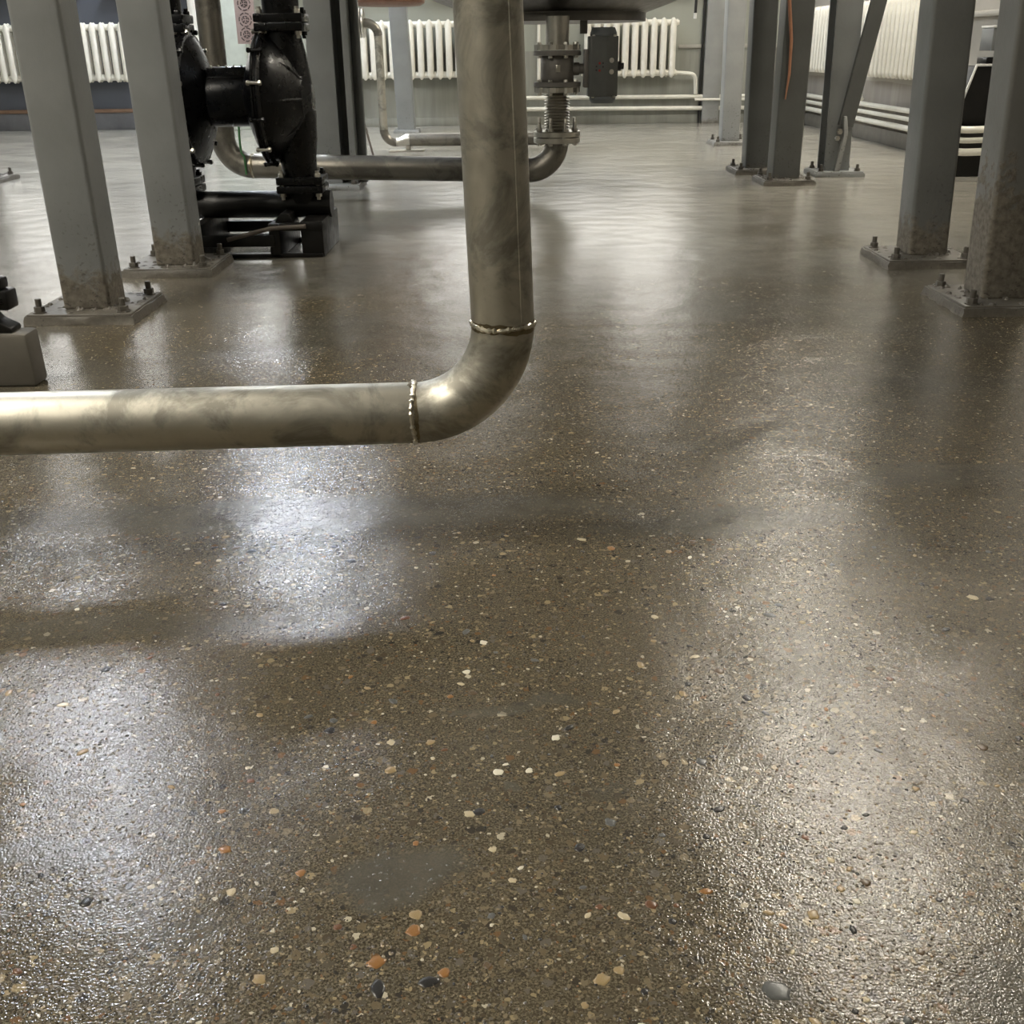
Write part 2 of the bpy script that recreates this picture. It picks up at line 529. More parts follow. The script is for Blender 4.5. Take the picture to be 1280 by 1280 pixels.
# ------------------------------------------------------------------ columns
def rough_plate(hx, hy, th, seed):
    """base plate with a ragged grout edge, slightly uneven"""
    m = MB()
    rnd = random.Random(seed)
    n = 9
    ring_lo, ring_hi = [], []
    pts = []
    for s in range(4):
        for k in range(n):
            f = -1 + 2 * k / n
            pts.append([(f, -1), (1, f), (-f, 1), (-1, -f)][s])
    lo = [m.bm.verts.new((x * hx * (1 + rnd.uniform(-.02, .05)), y * hy * (1 + rnd.uniform(-.02, .05)), -0.002)) for x, y in pts]
    md = [m.bm.verts.new((x * hx * (1 + rnd.uniform(-.025, .03)), y * hy * (1 + rnd.uniform(-.025, .03)), th * 0.55)) for x, y in pts]
    hi = [m.bm.verts.new((x * hx * (0.985 + rnd.uniform(-.02, .01)), y * hy * (0.985 + rnd.uniform(-.02, .01)), th + rnd.uniform(-.003, .002))) for x, y in pts]
    k = len(pts)
    for a, b in ((lo, md), (md, hi)):
        for i in range(k):
            m.bm.faces.new((a[i], a[(i + 1) % k], b[(i + 1) % k], b[i]))
    m.bm.faces.new(hi)
    m.bm.faces.new(lo[::-1])
    # grout crumbs against the shaft and a thin upper plate
    m.box(-hx * 0.95, hx * 0.95, -hy * 0.95, hy * 0.95, th * 0.6, th + 0.006, 0.003)
    return m


def mound(m, cx, cy, r, hgt, z, rnd, n=11):
    c = m.bm.verts.new((cx, cy, z + hgt))
    r1 = [m.bm.verts.new((cx + r * rnd.uniform(.4, .65) * math.cos(2 * PI * i / n), cy + r * rnd.uniform(.4, .65) * math.sin(2 * PI * i / n), z + hgt * rnd.uniform(.5, .85))) for i in range(n)]
    r0 = [m.bm.verts.new((cx + r * rnd.uniform(.8, 1.15) * math.cos(2 * PI * i / n), cy + r * rnd.uniform(.8, 1.15) * math.sin(2 * PI * i / n), z - 0.003)) for i in range(n)]
    for i in range(n):
        j = (i + 1) % n
        m.bm.faces.new((c, r1[i], r1[j]))
        m.bm.faces.new((r1[i], r0[i], r0[j], r1[j]))


def column(cx, cy, label, px=0.0, py=0.0, w=0.15, d=0.15, plate=(0.17, 0.17), th=0.026, lean=0.0, mat='column_grey', shape='box',
           seed=1, bolts=True, top=CEIL - 0.002, mud=True, name='steel_column'):
    """shaft centred at cx,cy; plate centred at cx+px, cy+py"""
    o = empty(name, (cx, cy, 0))
    tag(o, label, 'column', 'steel columns')
    m = MB()
    z0 = th
    hx, hy = w / 2, d / 2
    if shape == 'box':
        m.box(-hx, hx, -hy, hy, z0, top, 0.014, 4)
    else:                       # rolled H section, flanges facing +-y
        f = 0.014
        m.box(-hx, hx, -hy, -hy + f, z0, top, 0.003).box(-hx, hx, hy - f, hy, z0, top, 0.003)
        m.box(-0.006, 0.006, -hy + f, hy - f, z0, top)
    for v in m.bm.verts:
        v.co.x += lean * (v.co.z - z0)
    m.build('shaft', mat, o)
    if top < CEIL - 0.1:
        xo = lean * (top - z0)
        MB().box(xo - hx - 0.03, xo + hx + 0.03, -hy - 0.03, hy + 0.03, top, top + 0.02, 0.003).build('cap_plate', mat, o)
    pl = rough_plate(plate[0], plate[1], th, seed)
    rnd = random.Random(seed + 50)
    if mud:
        for k in range(14):
            s = rnd.choice((0, 1, 2))
            f = rnd.uniform(-1, 1)
            x, y = [(f * hx, -hy - 0.008), (-hx - 0.008, f * hy), (hx + 0.008, f * hy)][s]
            mound(pl, x - px, y - py, rnd.uniform(0.010, 0.022), rnd.uniform(0.008, 0.02), th, rnd)
        for k in range(46):                                   # splashed mortar over the plate and along its edges
            x, y = rnd.uniform(-1, 1) * plate[0] * 0.86, rnd.uniform(-1, 1) * plate[1] * 0.86
            if k % 2:
                if rnd.random() < 0.5:
                    x = math.copysign(plate[0] * rnd.uniform(0.80, 0.87), x)
                else:
                    y = math.copysign(plate[1] * rnd.uniform(0.80, 0.87), y)
            mound(pl, x, y, rnd.uniform(0.008, 0.019), rnd.uniform(0.008, 0.015), th, rnd)
    p = pl.build('base_plate', 'plate_mud' if mud else mat, o, 50)
    p.location = (px, py, 0)
    if bolts:
        for sx in (-1, 1):
            for sy in (-1, 1):
                share('bolt', ANCHOR, o, (px + sx * (plate[0] - 0.04), py + sy * (plate[1] - 0.04), th + 0.005), (0, 0, rnd.uniform(0, 1)))
    return o


column(-1.330, 3.415, 'grey box column next to the low concrete block, muddy plate with four bolts', -0.003, 0.015, lean=-0.010, seed=3)
column(-1.262, 4.155, 'grey box column standing in front of the black diaphragm pump', -0.015, 0.015, lean=-0.014, seed=5)
column(1.596, 4.18, 'grey box column with dark muddy plate at the puddle, behind the crusted column', -0.018, -0.02, lean=-0.034, seed=8, top=2.1, mat='column_shade')
column(1.556, 3.405, 'grey box column crusted with splashed concrete at its foot', 0.0, -0.01, lean=-0.030, seed=11, top=2.1, mat='column_crust_shade')
G = column(-1.078, 6.80, 'grey rolled-section column behind the black pump and low drain pipe', 0.03, 0.0, w=0.155, d=0.17, plate=(0.16, 0.16), shape='H', lean=0.0,
       seed=13, mud=False, mat='column_clean')
column(1.678, 6.78, 'dark box column with an orange cable hanging down it', 0.0, -0.02, w=0.165, d=0.17, plate=(0.155, 0.17), lean=0.0, seed=17, top=2.4, mat='column_dark')
column(1.640, 7.40, 'dark box column between the orange cable column and the pale far column', -0.005, -0.03, w=0.155, d=0.15, plate=(0.16, 0.17), lean=-0.020, seed=19, top=2.4, mat='column_dark')
D = column(2.105, 7.21, 'grey rolled-section column with a bolted diagonal brace', 0.0, -0.03, w=0.16, d=0.17, plate=(0.155, 0.15), shape='H', lean=-0.022, seed=23, top=2.4,
           bolts=True, mud=False, mat='column_clean')
column(1.888, 9.60, 'pale grey column by the white wall pipes, far from its darker neighbours', 0.0, -0.02, w=0.155, d=0.15, plate=(0.16, 0.17), lean=-0.014, seed=29, mat='column_pale', mud=False)
column(-1.020, 11.50, 'grey column standing in front of the radiator with the small elbow pipe', 0.0, 0.0, w=0.175, d=0.16, plate=(0.13, 0.12), lean=-0.03, seed=31, bolts=False, mud=False, mat='column_clean')
column(-3.475, 7.40, 'grey column out beyond the muddy plated columns, opposite the slate wall', 0.0, 0.0, w=0.15, d=0.15, plate=(0.16, 0.16), lean=0.0, seed=37)

# second member by the rolled section; dark panels paint its shaded gap and side
MB().box(0.080, 0.128, 0.05, 0.085, 0.026, CEIL - 0.002).build('shade_panel', 'column_dark', G)
MB().box(0.128, 0.165, -0.07, 0.085, 0.026, CEIL - 0.002, 0.004).build('channel', 'column_clean', G)
MB().box(0.165, 0.215, 0.03, 0.085, 0.026, CEIL - 0.002, 0.004).build('shade_panel', 'column_dark', G)
# brace and gusset are parts of the braced column
m = MB()
bl, bt = Vector((0.02, -0.105, 0.30)), Vector((0.345, -0.105, 2.2))
dr = (bt - bl).normalized()
sd = Vector((0, 1, 0)).cross(dr).normalized()
vs = []
for e in (bl, bt):
    for a, b in ((-1, -1), (1, -1), (1, 1), (-1, 1)):
        vs.append(m.bm.verts.new(e + sd * a * 0.045 + Vector((0, 1, 0)) * b * 0.018))
for a, b, c, d in ((0, 1, 5, 4), (1, 2, 6, 5), (2, 3, 7, 6), (3, 0, 4, 7), (3, 2, 1, 0), (4, 5, 6, 7)):
    m.bm.faces.new((vs[a], vs[b], vs[c], vs[d]))
m.build('diagonal_brace', 'column_dark', D)
MB().prism([(-0.035, 0.03), (0.0, 0.03), (0.03, 0.26), (0.012, 0.36), (-0.008, 0.36), (0.004, 0.25)], 'y', -0.155, -0.125, 0.002).build('gusset_plate', 'column_pale', D)
share('bolt', HEXBOLT, D, (-0.02, -0.13, 0.27), (R(90), 0, 0)).scale = (1.8, 1.8, 2.4)
share('bolt', HEXBOLT, D, (-0.03, -0.13, 0.23), (R(90), 0, 0)).scale = (1.5, 1.5, 2.0)

# ------------------------------------------------------------------ foreground stainless pipe
RP = 0.0508
o = empty('stainless_pipe', (0, 1.7, 0))
tag(o, 'large shiny stainless pipe bending from vertical to horizontal near the floor', 'pipe')
BR = 0.150
ex, ez = -0.011, 0.214
cen = Vector((ex - BR, 0, ez + BR))
up_top = Vector((-0.142, 0, CEIL - 0.002))
vdir = (up_top - Vector((ex, 0, ez + BR)))
MB().tube([(ex, 0, ez + BR - 0.01), up_top], RP, 56).build('riser', 'stainless', o)
el = arc(cen, BR, 0, -PI / 2, (1, 0, 0), (0, 0, 1), 20)
MB().tube(el, RP, 56).build('elbow', 'stainless', o)
h0 = el[-1]
h1 = h0 + Vector((-2.75, -0.28, 0.05))
cen2 = h1 + Vector((0, 0, BR))
MB().tube([h0 + Vector((0.006, 0, 0)), h0 + Vector((-0.7, -0.072, 0.012)), h1], RP, 56).build('horizontal_run', 'stainless', o)
el2 = arc(cen2, BR, -PI / 2, -PI, (1, 0, 0), (0, 0, 1), 12)
MB().tube([h1 + Vector((0.004, 0, 0))] + el2 + [el2[-1] + Vector((0, 0, CEIL - 0.002 - el2[-1].z))], RP, 32).build('return_riser', 'stainless', o)


def weld(center, axis, r, name, parent, tint_w=0.011):
    a = Vector(axis).normalized()
    c = Vector(center)
    u = a.cross(Vector((0, 1, 0))).normalized()
    v = a.cross(u)
    m = MB()
    N, K = 72, 8
    rnd = random.Random(int(r * 1e5) + len(bpy.data.objects))
    rings = []
    for i in range(N):
        t = 2 * PI * i / N
        rad = u * math.cos(t) + v * math.sin(t)
        tr = 0.0034 * (1 + 0.28 * math.sin(i * 2.6) + rnd.uniform(-.15, .15))
        off = a * (0.0018 * math.sin(t * 3 + 1) + rnd.uniform(-.0006, .0006))
        rings.append([m.bm.verts.new(c + off + rad * (r + tr * math.cos(2 * PI * k / K)) + a * tr * 1.15 * math.sin(2 * PI * k / K)) for k in range(K)])
    for i in range(N):
        p, q = rings[i], rings[(i + 1) % N]
        for k in range(K):
            m.bm.faces.new((p[k], p[(k + 1) % K], q[(k + 1) % K], q[k]))
    m.build('weld_bead', 'weld', parent)
    m = MB()
    rows = [[], []]
    j = 0.5
    for i in range(N):
        t = 2 * PI * i / N
        rad = u * math.cos(t) + v * math.sin(t)
        j = min(1, max(0.1, j + rnd.uniform(-.22, .22)))
        for row, d in zip(rows, (-tint_w * (0.35 + 0.65 * j), tint_w * (1.0 - 0.6 * j))):
            row.append(m.bm.verts.new(c + a * d + rad * (r + 0.0005)))
    for i in range(N):
        k = (i + 1) % N
        m.bm.faces.new((rows[0][i], rows[0][k], rows[1][k], rows[1][i]))
    m.build('heat_tint', 'heat_tint', parent)


weld((ex, 0, ez + BR), (0, 0, 1), RP, 'w', o)
weld(h0, (1, 0.02, 0), RP, 'w', o)
# seam of the rolled riser
MB().tube([(ex + 0.030, -0.0405, ez + BR + 0.01), (up_top.x + 0.030, -0.0405, CEIL - 0.01)], 0.0016, 8).build('seam', 'stainless', o)

# ------------------------------------------------------------------ drain pipe under the tank
o = empty('drain_pipe', (0, 6.2, 0))
tag(o, 'dull steel drain pipe running low behind the pump and up to the tank valve', 'pipe')
RD = 0.0655
xL, xV = -1.565, 0.272
zL, zR = 0.188, 0.148
BD = 0.155
eL = arc((xL + BD, 0, zL + BD), BD, PI, 1.5 * PI, (1, 0, 0), (0, 0, 1), 14)
eR = arc((xV - BD, 0, zR + BD), BD, 1.5 * PI, 2 * PI, (1, 0, 0), (0, 0, 1), 14)
MB().tube([(xL, 0, CEIL - 0.002), (xL, 0, zL + BD - 0.004)], RD, 32).build('riser', 'stainless_dull', o)
MB().tube(eL, RD, 32).build('elbow', 'stainless_dull', o)
MB().tube([eL[-1] + Vector((-0.004, 0, 0)), eR[0] + Vector((0.004, 0, 0))], RD, 32).build('horizontal_run', 'stainless_dull', o)
MB().tube(eR + [(xV, 0, zR + BD + 0.01)], RD, 32).build('elbow', 'stainless_dull', o)
weld(eL[-1], (1, 0, -0.02), RD, 'w', o)


def flange_ring(z0, z1, r, parent, mat='flange_steel', hole=None, scallop=0):
    m = MB()
    b = 0.003
    m.lathe([(r - b, z0), (r, z0 + b), (r, z1 - b), (r - b, z1)], (0, 0, 0), (0, 0, 1), 40)
    return m.build('flange', mat, parent)


f_low = flange_ring(zR + BD - 0.010, zR + BD + 0.019, 0.128, o)
f_low.location = (xV, 0, 0)
for k in range(8):
    a = 2 * PI * (k + 0.5) / 8
    share('bolt', HEXBOLT, f_low, (0.105 * math.cos(a), 0.105 * math.sin(a), zR + BD - 0.010), (PI, 0, a)).scale = (1.35, 1.35, 1.6)
# pipe saddle on the floor
MB().box(-0.19, -0.14, -0.05, 0.05, 0.0, 0.09, 0.004).build('saddle', 'flange_steel', o)

# ------------------------------------------------------------------ valve stack below the tank
v = empty('drain_valve', (xV, 6.2, 0))
tag(v, 'steel shut-off valve with bellows and grey actuator under the tank', 'valve')
zb = zR + BD + 0.022
fl = flange_ring(zb, zb + 0.029, 0.128, v)
for k in range(8):
    a = 2 * PI * (k + 0.5) / 8
    m = MB()
    m.lathe([(0.0085, -0.045), (0.0085, 0.065), (0.007, 0.068)], (0, 0, 0), (0, 0, 1), 10)
    m.lathe([(0.015, 0.0), (0.016, 0.002), (0.016, 0.014), (0.015, 0.016)], (0, 0, 0), (0, 0, 1), 6)
    b_ = m.build('stud', 'flange_steel', fl)
    b_.location = (0.105 * math.cos(a), 0.105 * math.sin(a), zb + 0.029)
prof, nb, z = [], 13, zb + 0.029
for k in range(nb):
    h = 0.0148
    prof += [(0.050, z), (0.067, z + h * 0.2), (0.070, z + h * 0.38), (0.067, z + h * 0.55), (0.050, z + h * 0.75)]
    z += h
prof.append((0.056, z + 0.004))
MB().lathe(prof, (0, 0, 0), (0, 0, 1), 40).build('bellows', 'bellows_steel', v)
zc = z + 0.004


def scalloped(z0, z1, r, mat, name='flange'):
    m = MB()
    n = 64
    ring = lambda zz, rr: [m.bm.verts.new(((rr + 0.006 * (1 if (i // 4) % 2 else -0.4)) * math.cos(2 * PI * i / n),
                                           (rr + 0.006 * (1 if (i // 4) % 2 else -0.4)) * math.sin(2 * PI * i / n), zz)) for i in range(n)]
    a, b = ring(z0, r), ring(z1, r)
    for i in range(n):
        m.bm.faces.new((a[i], a[(i + 1) % n], b[(i + 1) % n], b[i]))
    m.bm.faces.new(a[::-1])
    m.bm.faces.new(b)
    return m.build(name, mat, v, 20)


scalloped(zc, zc + 0.026, 0.118, 'flange_steel')
f2 = flange_ring(zc + 0.028, zc + 0.053, 0.127, v, 'valve_body')
zbody0 = zc + 0.053
MB().lathe([(0.082, zbody0), (0.088, zbody0 + 0.012), (0.088, zbody0 + 0.118), (0.082, zbody0 + 0.13)], (0, 0, 0), (0, 0, 1), 40).build('body', 'valve_body', v)
MB().box(-0.012, 0.012, -0.092, -0.086, zbody0 + 0.05, zbody0 + 0.085, 0.002).build('plate', 'flange_steel', v)
zt = zbody0 + 0.13
f3 = flange_ring(zt, zt + 0.025, 0.127, v, 'valve_body')
scalloped(zt + 0.027, zt + 0.053, 0.118, 'flange_steel')
for fr, zz, flip in ((f2, zc + 0.053, False), (f2, zc, True), (f3, zt, True), (f3, zt + 0.053, False)):
    for k in range(8):
        a = 2 * PI * (k + 0.5) / 8
        share('bolt', HEXBOLT, fr, (0.105 * math.cos(a), 0.105 * math.sin(a), zz), (PI if flip else 0, 0, a)).scale = (1.2, 1.2, 1.6)
MB().lathe([(0.062, zt + 0.053), (0.062, 0.925)], (0, 0, 0), (0, 0, 1), 40).build('nozzle', 'bellows_steel', v)
MB().lathe([(0.032, 0.0), (0.032, 0.035), (0.026, 0.037), (0.026, 0.09)], (0.082, 0, zbody0 + 0.063), (1, 0, 0), 24).build('stem', 'valve_body', v)
MB().box(0.14, 0.165, -0.05, 0.05, zbody0 - 0.03, zbody0 + 0.16, 0.004).build('mounting_bracket', 'valve_body', v)
act = MB().prism([(0.163, -0.055), (0.175, -0.066), (0.262, -0.066), (0.322, -0.042), (0.322, 0.05), (0.31, 0.06), (0.175, 0.06), (0.163, 0.05)], 'z',
                 0.528, 0.826, 0.004).build('actuator', 'actuator_grey', v)
for z0, z1, zz in ((0.826, 0.868, 1), (0.528, 0.494, -1)):
    MB().lathe([(0.070, 0.0), (0.072, 0.004), (0.070, 0.018), (0.060, abs(z1 - z0))], (0.245, 0, z0), (0, 0, zz), 28).build('end_cap', 'actuator_cap', act)
for (dx, dz) in ((0.222, 0.694), (0.222, 0.658)):
    MB().lathe([(0.0065, 0.0), (0.0065, 0.003)], (dx, -0.065, dz), (0, -1, 0), 14).build('port', 'red_dot', act)
for (dx, dz) in ((0.205, 0.678), (0.205, 0.660), (0.240, 0.694), (0.240, 0.676)):
    MB().lathe([(0.0045, 0.0), (0.0045, 0.002)], (dx, -0.065, dz), (0, -1, 0), 12).build('port', 'black_cable', act)
for dz in (0.707, 0.651):
    MB().lathe([(0.013, 0.0), (0.013, 0.006), (0.011, 0.008)], (0.285, -0.056, dz), (0.37, -0.93, 0), 18).build('screw', 'bolt_zinc', act)
MB().lathe([(0.024, 0.0), (0.024, 0.02), (0.016, 0.022), (0.016, 0.036)], (0.32, 0, 0.678), (1, 0, 0), 8).build('shaft_end', 'black_cable', act)
for dx in (0.19, 0.30):
    for dz, s in ((0.826, 1), (0.528, -1)):
        b_ = share('bolt', HEXBOLT, act, (dx, -0.05, dz), (0 if s > 0 else PI, 0, 0))
        b_.scale = (0.8, 0.8, 0.9)

# ------------------------------------------------------------------ tanks
o = empty('process_tank', (0.30, 6.75, 0))
tag(o, 'large dark steel tank with a dished bottom carried above the floor on the valve', 'tank')
MB().lathe([(0.0, 0.925), (0.48, 0.925), (0.50, 0.935), (0.50, 0.95), (0.86, 1.075), (1.06, 1.20), (1.12, 1.34), (1.12, 3.3), (0.9, 3.5), (0.0, 3.6)], (0, 0, 0), (0, 0, 1), 64).build('shell', 'tank_steel', o)
MB().lathe([(0.47, 0.905), (0.50, 0.905), (0.50, 0.945), (0.47, 0.945)], (0, 0, 0), (0, 0, 1), 64).build('bottom_ring', 'tank_steel', o)
for sx, xx in ((-1, -1.155), (1, 1.288)):
    MB().box(min(sx * 1.08, xx), max(sx * 1.08, xx), -0.02, 0.10, 1.9, 2.15, 0.01).build('support_lug', 'tank_steel', o)
for dx in (0.10,):
    MB().box(dx, dx + 0.04, -0.42, -0.38, 0.84, 0.926, 0.003).build('bottom_stub', 'tank_steel', o)
o = empty('buffer_tank', (-1.0, 10.15, 0))
tag(o, 'small brown-bottomed tank hanging behind the rolled-section column', 'tank')
MB().lathe([(0.0, 1.118), (0.26, 1.118), (0.30, 1.14), (0.31, 1.20), (0.31, 2.4), (0.0, 2.5)], (0, 0, 0), (0, 0, 1), 48).build('shell', 'copper_brown', o)
MB().tube([(0, 0, 2.45), (0, 0, CEIL - 0.002)], 0.05, 16).build('hanger', 'flange_steel', o)
# unseen tank, added out of frame to shade the right-hand column fronts
o = empty('shade_tank', (2.33, 2.45, 0))
tag(o, 'unseen steel tank added to shade the crusted column, on its own legs', 'tank')
MB().lathe([(0.0, 1.15), (0.3, 1.15), (0.62, 1.5), (0.66, 1.6), (0.66, 3.4), (0.0, 3.6)], (0, 0, 0), (0, 0, 1), 48).build('shell', 'tank_steel', o)
for a in (45, 135, 225, 315):
    MB().tube([(0.62 * math.cos(R(a)), 0.62 * math.sin(R(a)), 0.0), (0.62 * math.cos(R(a)), 0.62 * math.sin(R(a)), 1.75)], 0.045, 16).build('leg', 'tank_steel', o)

# ------------------------------------------------------------------ small pipe with flange in the background
o = empty('elbow_pipe', (0, 9.3, 0))
tag(o, 'thin stainless pipe dropping from a flange and running along the floor past the grey column', 'pipe')
rs = 0.034
p0 = arc((-1.115, 0, 0.875), 0.095, PI / 2, 0, (1, 0, 0), (0, 0, 1), 10)
MB().tube([(-1.20, 0, 0.97)] + p0, rs, 24).build('upper_elbow', 'stainless_dull', o)
MB().tube([p0[-1], (-1.017, 0, 0.17)], rs * 0.97, 24).build('drop', 'stainless', o)
p1 = arc((-0.917, 0, 0.17), 0.10, PI, 1.5 * PI, (1, 0, 0), (0, 0, 1), 10)
MB().tube(p1, rs, 24).build('lower_elbow', 'stainless_dull', o)
MB().tube([p1[-1], p1[-1] + Vector((0.03, 0, 0.002)), p1[-1] + Vector((0.09, 0, 0.017)), p1[-1] + Vector((0.11, 0, 0.017))], [rs, rs, 0.050, 0.050], 28).build('reducer', 'flange_steel', o)
MB().tube([p1[-1] + Vector((0.11, 0, 0.017)), (0.30, 0, 0.087)], 0.050, 28).build('horizontal_run', 'stainless_dull', o)
for xx in (-1.135, -1.160):
    MB().lathe([(0.105, -0.009), (0.108, -0.006), (0.108, 0.006), (0.105, 0.009)], (xx, 0, 0.97), (1, 0, 0), 32).build('flange', 'bolt_zinc', o)
MB().tube([(-1.34, 0.28, 1.2), (-1.34, 0.14, 0.99), (-1.30, 0, 0.97), (-1.17, 0, 0.97)], 0.045, 20).build('branch', 'valve_body', o)
MB().box(-0.98, -0.69, -0.07, 0.07, 0.0, 0.012, 0.003).build('foot_plate', 'flange_steel', o)
MB().box(-0.84, -0.80, -0.03, 0.03, 0.01, 0.045, 0.003).build('foot_post', 'flange_steel', o)

tag(MB().tube([(-1.06, 8.84, 0.006), (-1.24, 8.92, 0.72)], 0.009, 10).build('leaning_rod', 'rod_rust'), 'thin rusty rod leaning up from the floor behind the low drain pipe', 'rod')
tag(MB().tube([(-1.452, 6.125, 0.44), (-1.456, 6.122, 0.31), (-1.452, 6.118, 0.265), (-1.44, 6.122, 0.245), (-1.44, 6.127, 0.20), (-1.44, 6.127, 0.15)], 0.006, 8).build('green_wire', 'green_wire'),
    'green wire hanging at the elbow of the low drain pipe', 'wire')

# ------------------------------------------------------------------ diaphragm pump
PX, PY, PZ = -1.115, 4.62, 0.595
P = empty('diaphragm_pump', (PX, PY, 0))
tag(P, 'black double diaphragm pump on a low black frame behind the grey columns', 'pump')
MB().lathe([(0.105, -0.16), (0.105, 0.16)], (0, 0, PZ), (1, 0, 0), 40).build('centre_body', 'black_iron', P)
air = MB().box(-0.075, 0.085, -0.06, 0.09, PZ + 0.07, PZ + 0.122, 0.008).build('air_valve', 'black_iron', P)
for k in range(5):
    share('bolt', HEXBOLT, air, (-0.055 + 0.03 * k, -0.045, PZ + 0.122)).scale = (0.5, 0.5, 0.7)
for s in (-1, 1):
    MB().lathe([(0.105, s * 0.075), (0.125, s * 0.082), (0.19, s * 0.108), (0.232, s * 0.13), (0.240, s * 0.134)], (0, 0, PZ), (1, 0, 0), 56).build('inner_cover', 'black_iron', P)
    MB().lathe([(0.236, s * 0.132), (0.248, s * 0.134), (0.252, s * 0.140), (0.246, s * 0.146), (0.246, s * 0.150), (0.254, s * 0.156), (0.254, s * 0.163), (0.244, s * 0.170), (0.236, s * 0.170)],
               (0, 0, PZ), (1, 0, 0), 64).build('clamp_rim', 'black_iron', P)
    oc = MB()
    oc.lathe([(0.240, s * 0.168), (0.236, s * 0.185), (0.215, s * 0.215), (0.180, s * 0.250), (0.140, s * 0.280), (0.110, s * 0.296), (0.105, s * 0.304), (0.095, s * 0.306), (0.06, s * 0.330), (0.0, s * 0.332)],
             (0, 0, PZ), (1, 0, 0), 56)
    # port necks swelling out of the cover, top and bottom
    oc.tube([(s * 0.235, 0, PZ + 0.05), (s * 0.232, 0, PZ + 0.16), (s * 0.228, 0, 0.845)], [0.098, 0.086, 0.070], 28)
    oc.tube([(s * 0.242, 0, PZ - 0.05), (s * 0.247, 0, PZ - 0.16), (s * 0.250, 0, 0.355), (s * 0.255, 0, 0.295)], [0.098, 0.088, 0.074, 0.070], 28)
    cov = oc.build('outer_cover', 'black_iron', P)
    for a in range(0, 360, 45):
        c, q = math.cos(R(a)), math.sin(R(a))
        m = MB()
        m.tube([(s * 0.190, 0.226 * c, PZ + 0.226 * q), (s * 0.262, 0.165 * c, PZ + 0.165 * q), (s * 0.302, 0.098 * c, PZ + 0.098 * q)], 0.0065, 8)
        m.build('rib', 'black_iron', cov)
    for k in range(12):
        a = R(15 + 30 * k)
        y_, z_ = 0.256 * math.cos(a), PZ + 0.256 * math.sin(a)
        m = MB()
        m.lathe([(0.007, -0.030), (0.007, 0.030)], (s * 0.152, y_, z_), (1, 0, 0), 10)
        m.lathe([(0.010, 0.018), (0.0105, 0.02), (0.0105, 0.027), (0.0095, 0.028)], (s * 0.152, y_, z_), (s, 0, 0), 6)
        m.lathe([(0.010, 0.018), (0.0105, 0.02), (0.0105, 0.027), (0.0095, 0.028)], (s * 0.152, y_, z_), (-s, 0, 0), 6)
        m.build('rim_bolt', 'bolt_zinc' if k % 2 else 'black_iron', P)
    # flange pairs with four bolts, above and below
    for zz, xc in ((0.842, 0.231), (0.233, 0.260)):
        for z0, z1 in ((zz, zz + 0.030), (zz + 0.033, zz + 0.064)):
            MB().box(s * xc - 0.095, s * xc + 0.095, -0.085, 0.085, z0, z1, 0.005, 2).build('flange', 'black_iron', P)
        for bx in (-0.073, 0.073):
            for by in (-0.063, 0.063):
                m = MB()
                m.lathe([(0.013, -0.014), (0.014, -0.012), (0.014, 0.0)], (s * xc + bx, by, zz), (0, 0, 1), 6)
                m.lathe([(0.014, 0.064), (0.014, 0.076), (0.013, 0.078)], (s * xc + bx, by, zz), (0, 0, 1), 6)
                m.lathe([(0.008, -0.026), (0.008, 0.088)], (s * xc + bx, by, zz), (0, 0, 1), 10)
                m.build('flange_bolt', 'bolt_zinc' if (by < 0 and s > 0) else 'black_iron', P)
# lower manifold with stubs and caps, upper manifold with riser
m = MB()
m.tube([(-0.375, 0, 0.183), (0.375, 0, 0.183)], 0.055, 32)
for s in (-1, 1):
    m.tube([(s * 0.260, 0, 0.19), (s * 0.260, 0, 0.236)], [0.060, 0.066], 28)
m.build('lower_manifold', 'black_frame', P)
m = MB()
for s in (-1, 1):
    m.tube([(s * 0.231, 0, 0.904), (s * 0.231, 0, 1.00)] + arc((s * 0.131, 0, 1.00), 0.10, 0, PI / 2, (s, 0, 0), (0, 0, 1), 8)[1:] + [(0, 0, 1.10)], 0.072, 28)
m.build('upper_manifold', 'black_iron', P)
MB().tube([(-0.13, 0, 1.14), (-0.13, 0, CEIL - 0.002)], 0.06, 28).build('discharge_riser', 'stainless_dull', P)
# welded frame under the pump
fr = MB()
for yy in (-0.21, 0.19):
    fr.box(-0.16, 0.17, yy - 0.025, yy + 0.025, 0.045, 0.092, 0.004)
    fr.box(-0.16, 0.36, yy - 0.02, yy + 0.02, 0.0, 0.016, 0.003)
for xx in (-0.14, 0.17):
    fr.box(xx - 0.022, xx + 0.022, -0.23, 0.21, 0.0, 0.135, 0.004)
fr.build('frame', 'black_frame', P)
MB().box(0.275, 0.365, -0.22, 0.20, 0.0, 0.142, 0.005).build('frame_leg', 'black_frame', P)
MB().box(0.15, 0.365, -0.225, -0.19, 0.105, 0.135, 0.004).build('frame_bar', 'black_frame', P)
MB().tube([(0.30, -0.235, 0.125), (0.16, -0.235, 0.118), (-0.02, -0.235, 0.075)], 0.009, 10).build('brace_rod', 'rod_rust', P)
MB().prism([(0.165, 0.128), (0.24, 0.128), (0.225, 0.165), (0.195, 0.17), (0.18, 0.155)], 'y', -0.18, -0.06, 0.003).build('cradle', 'black_frame', P)

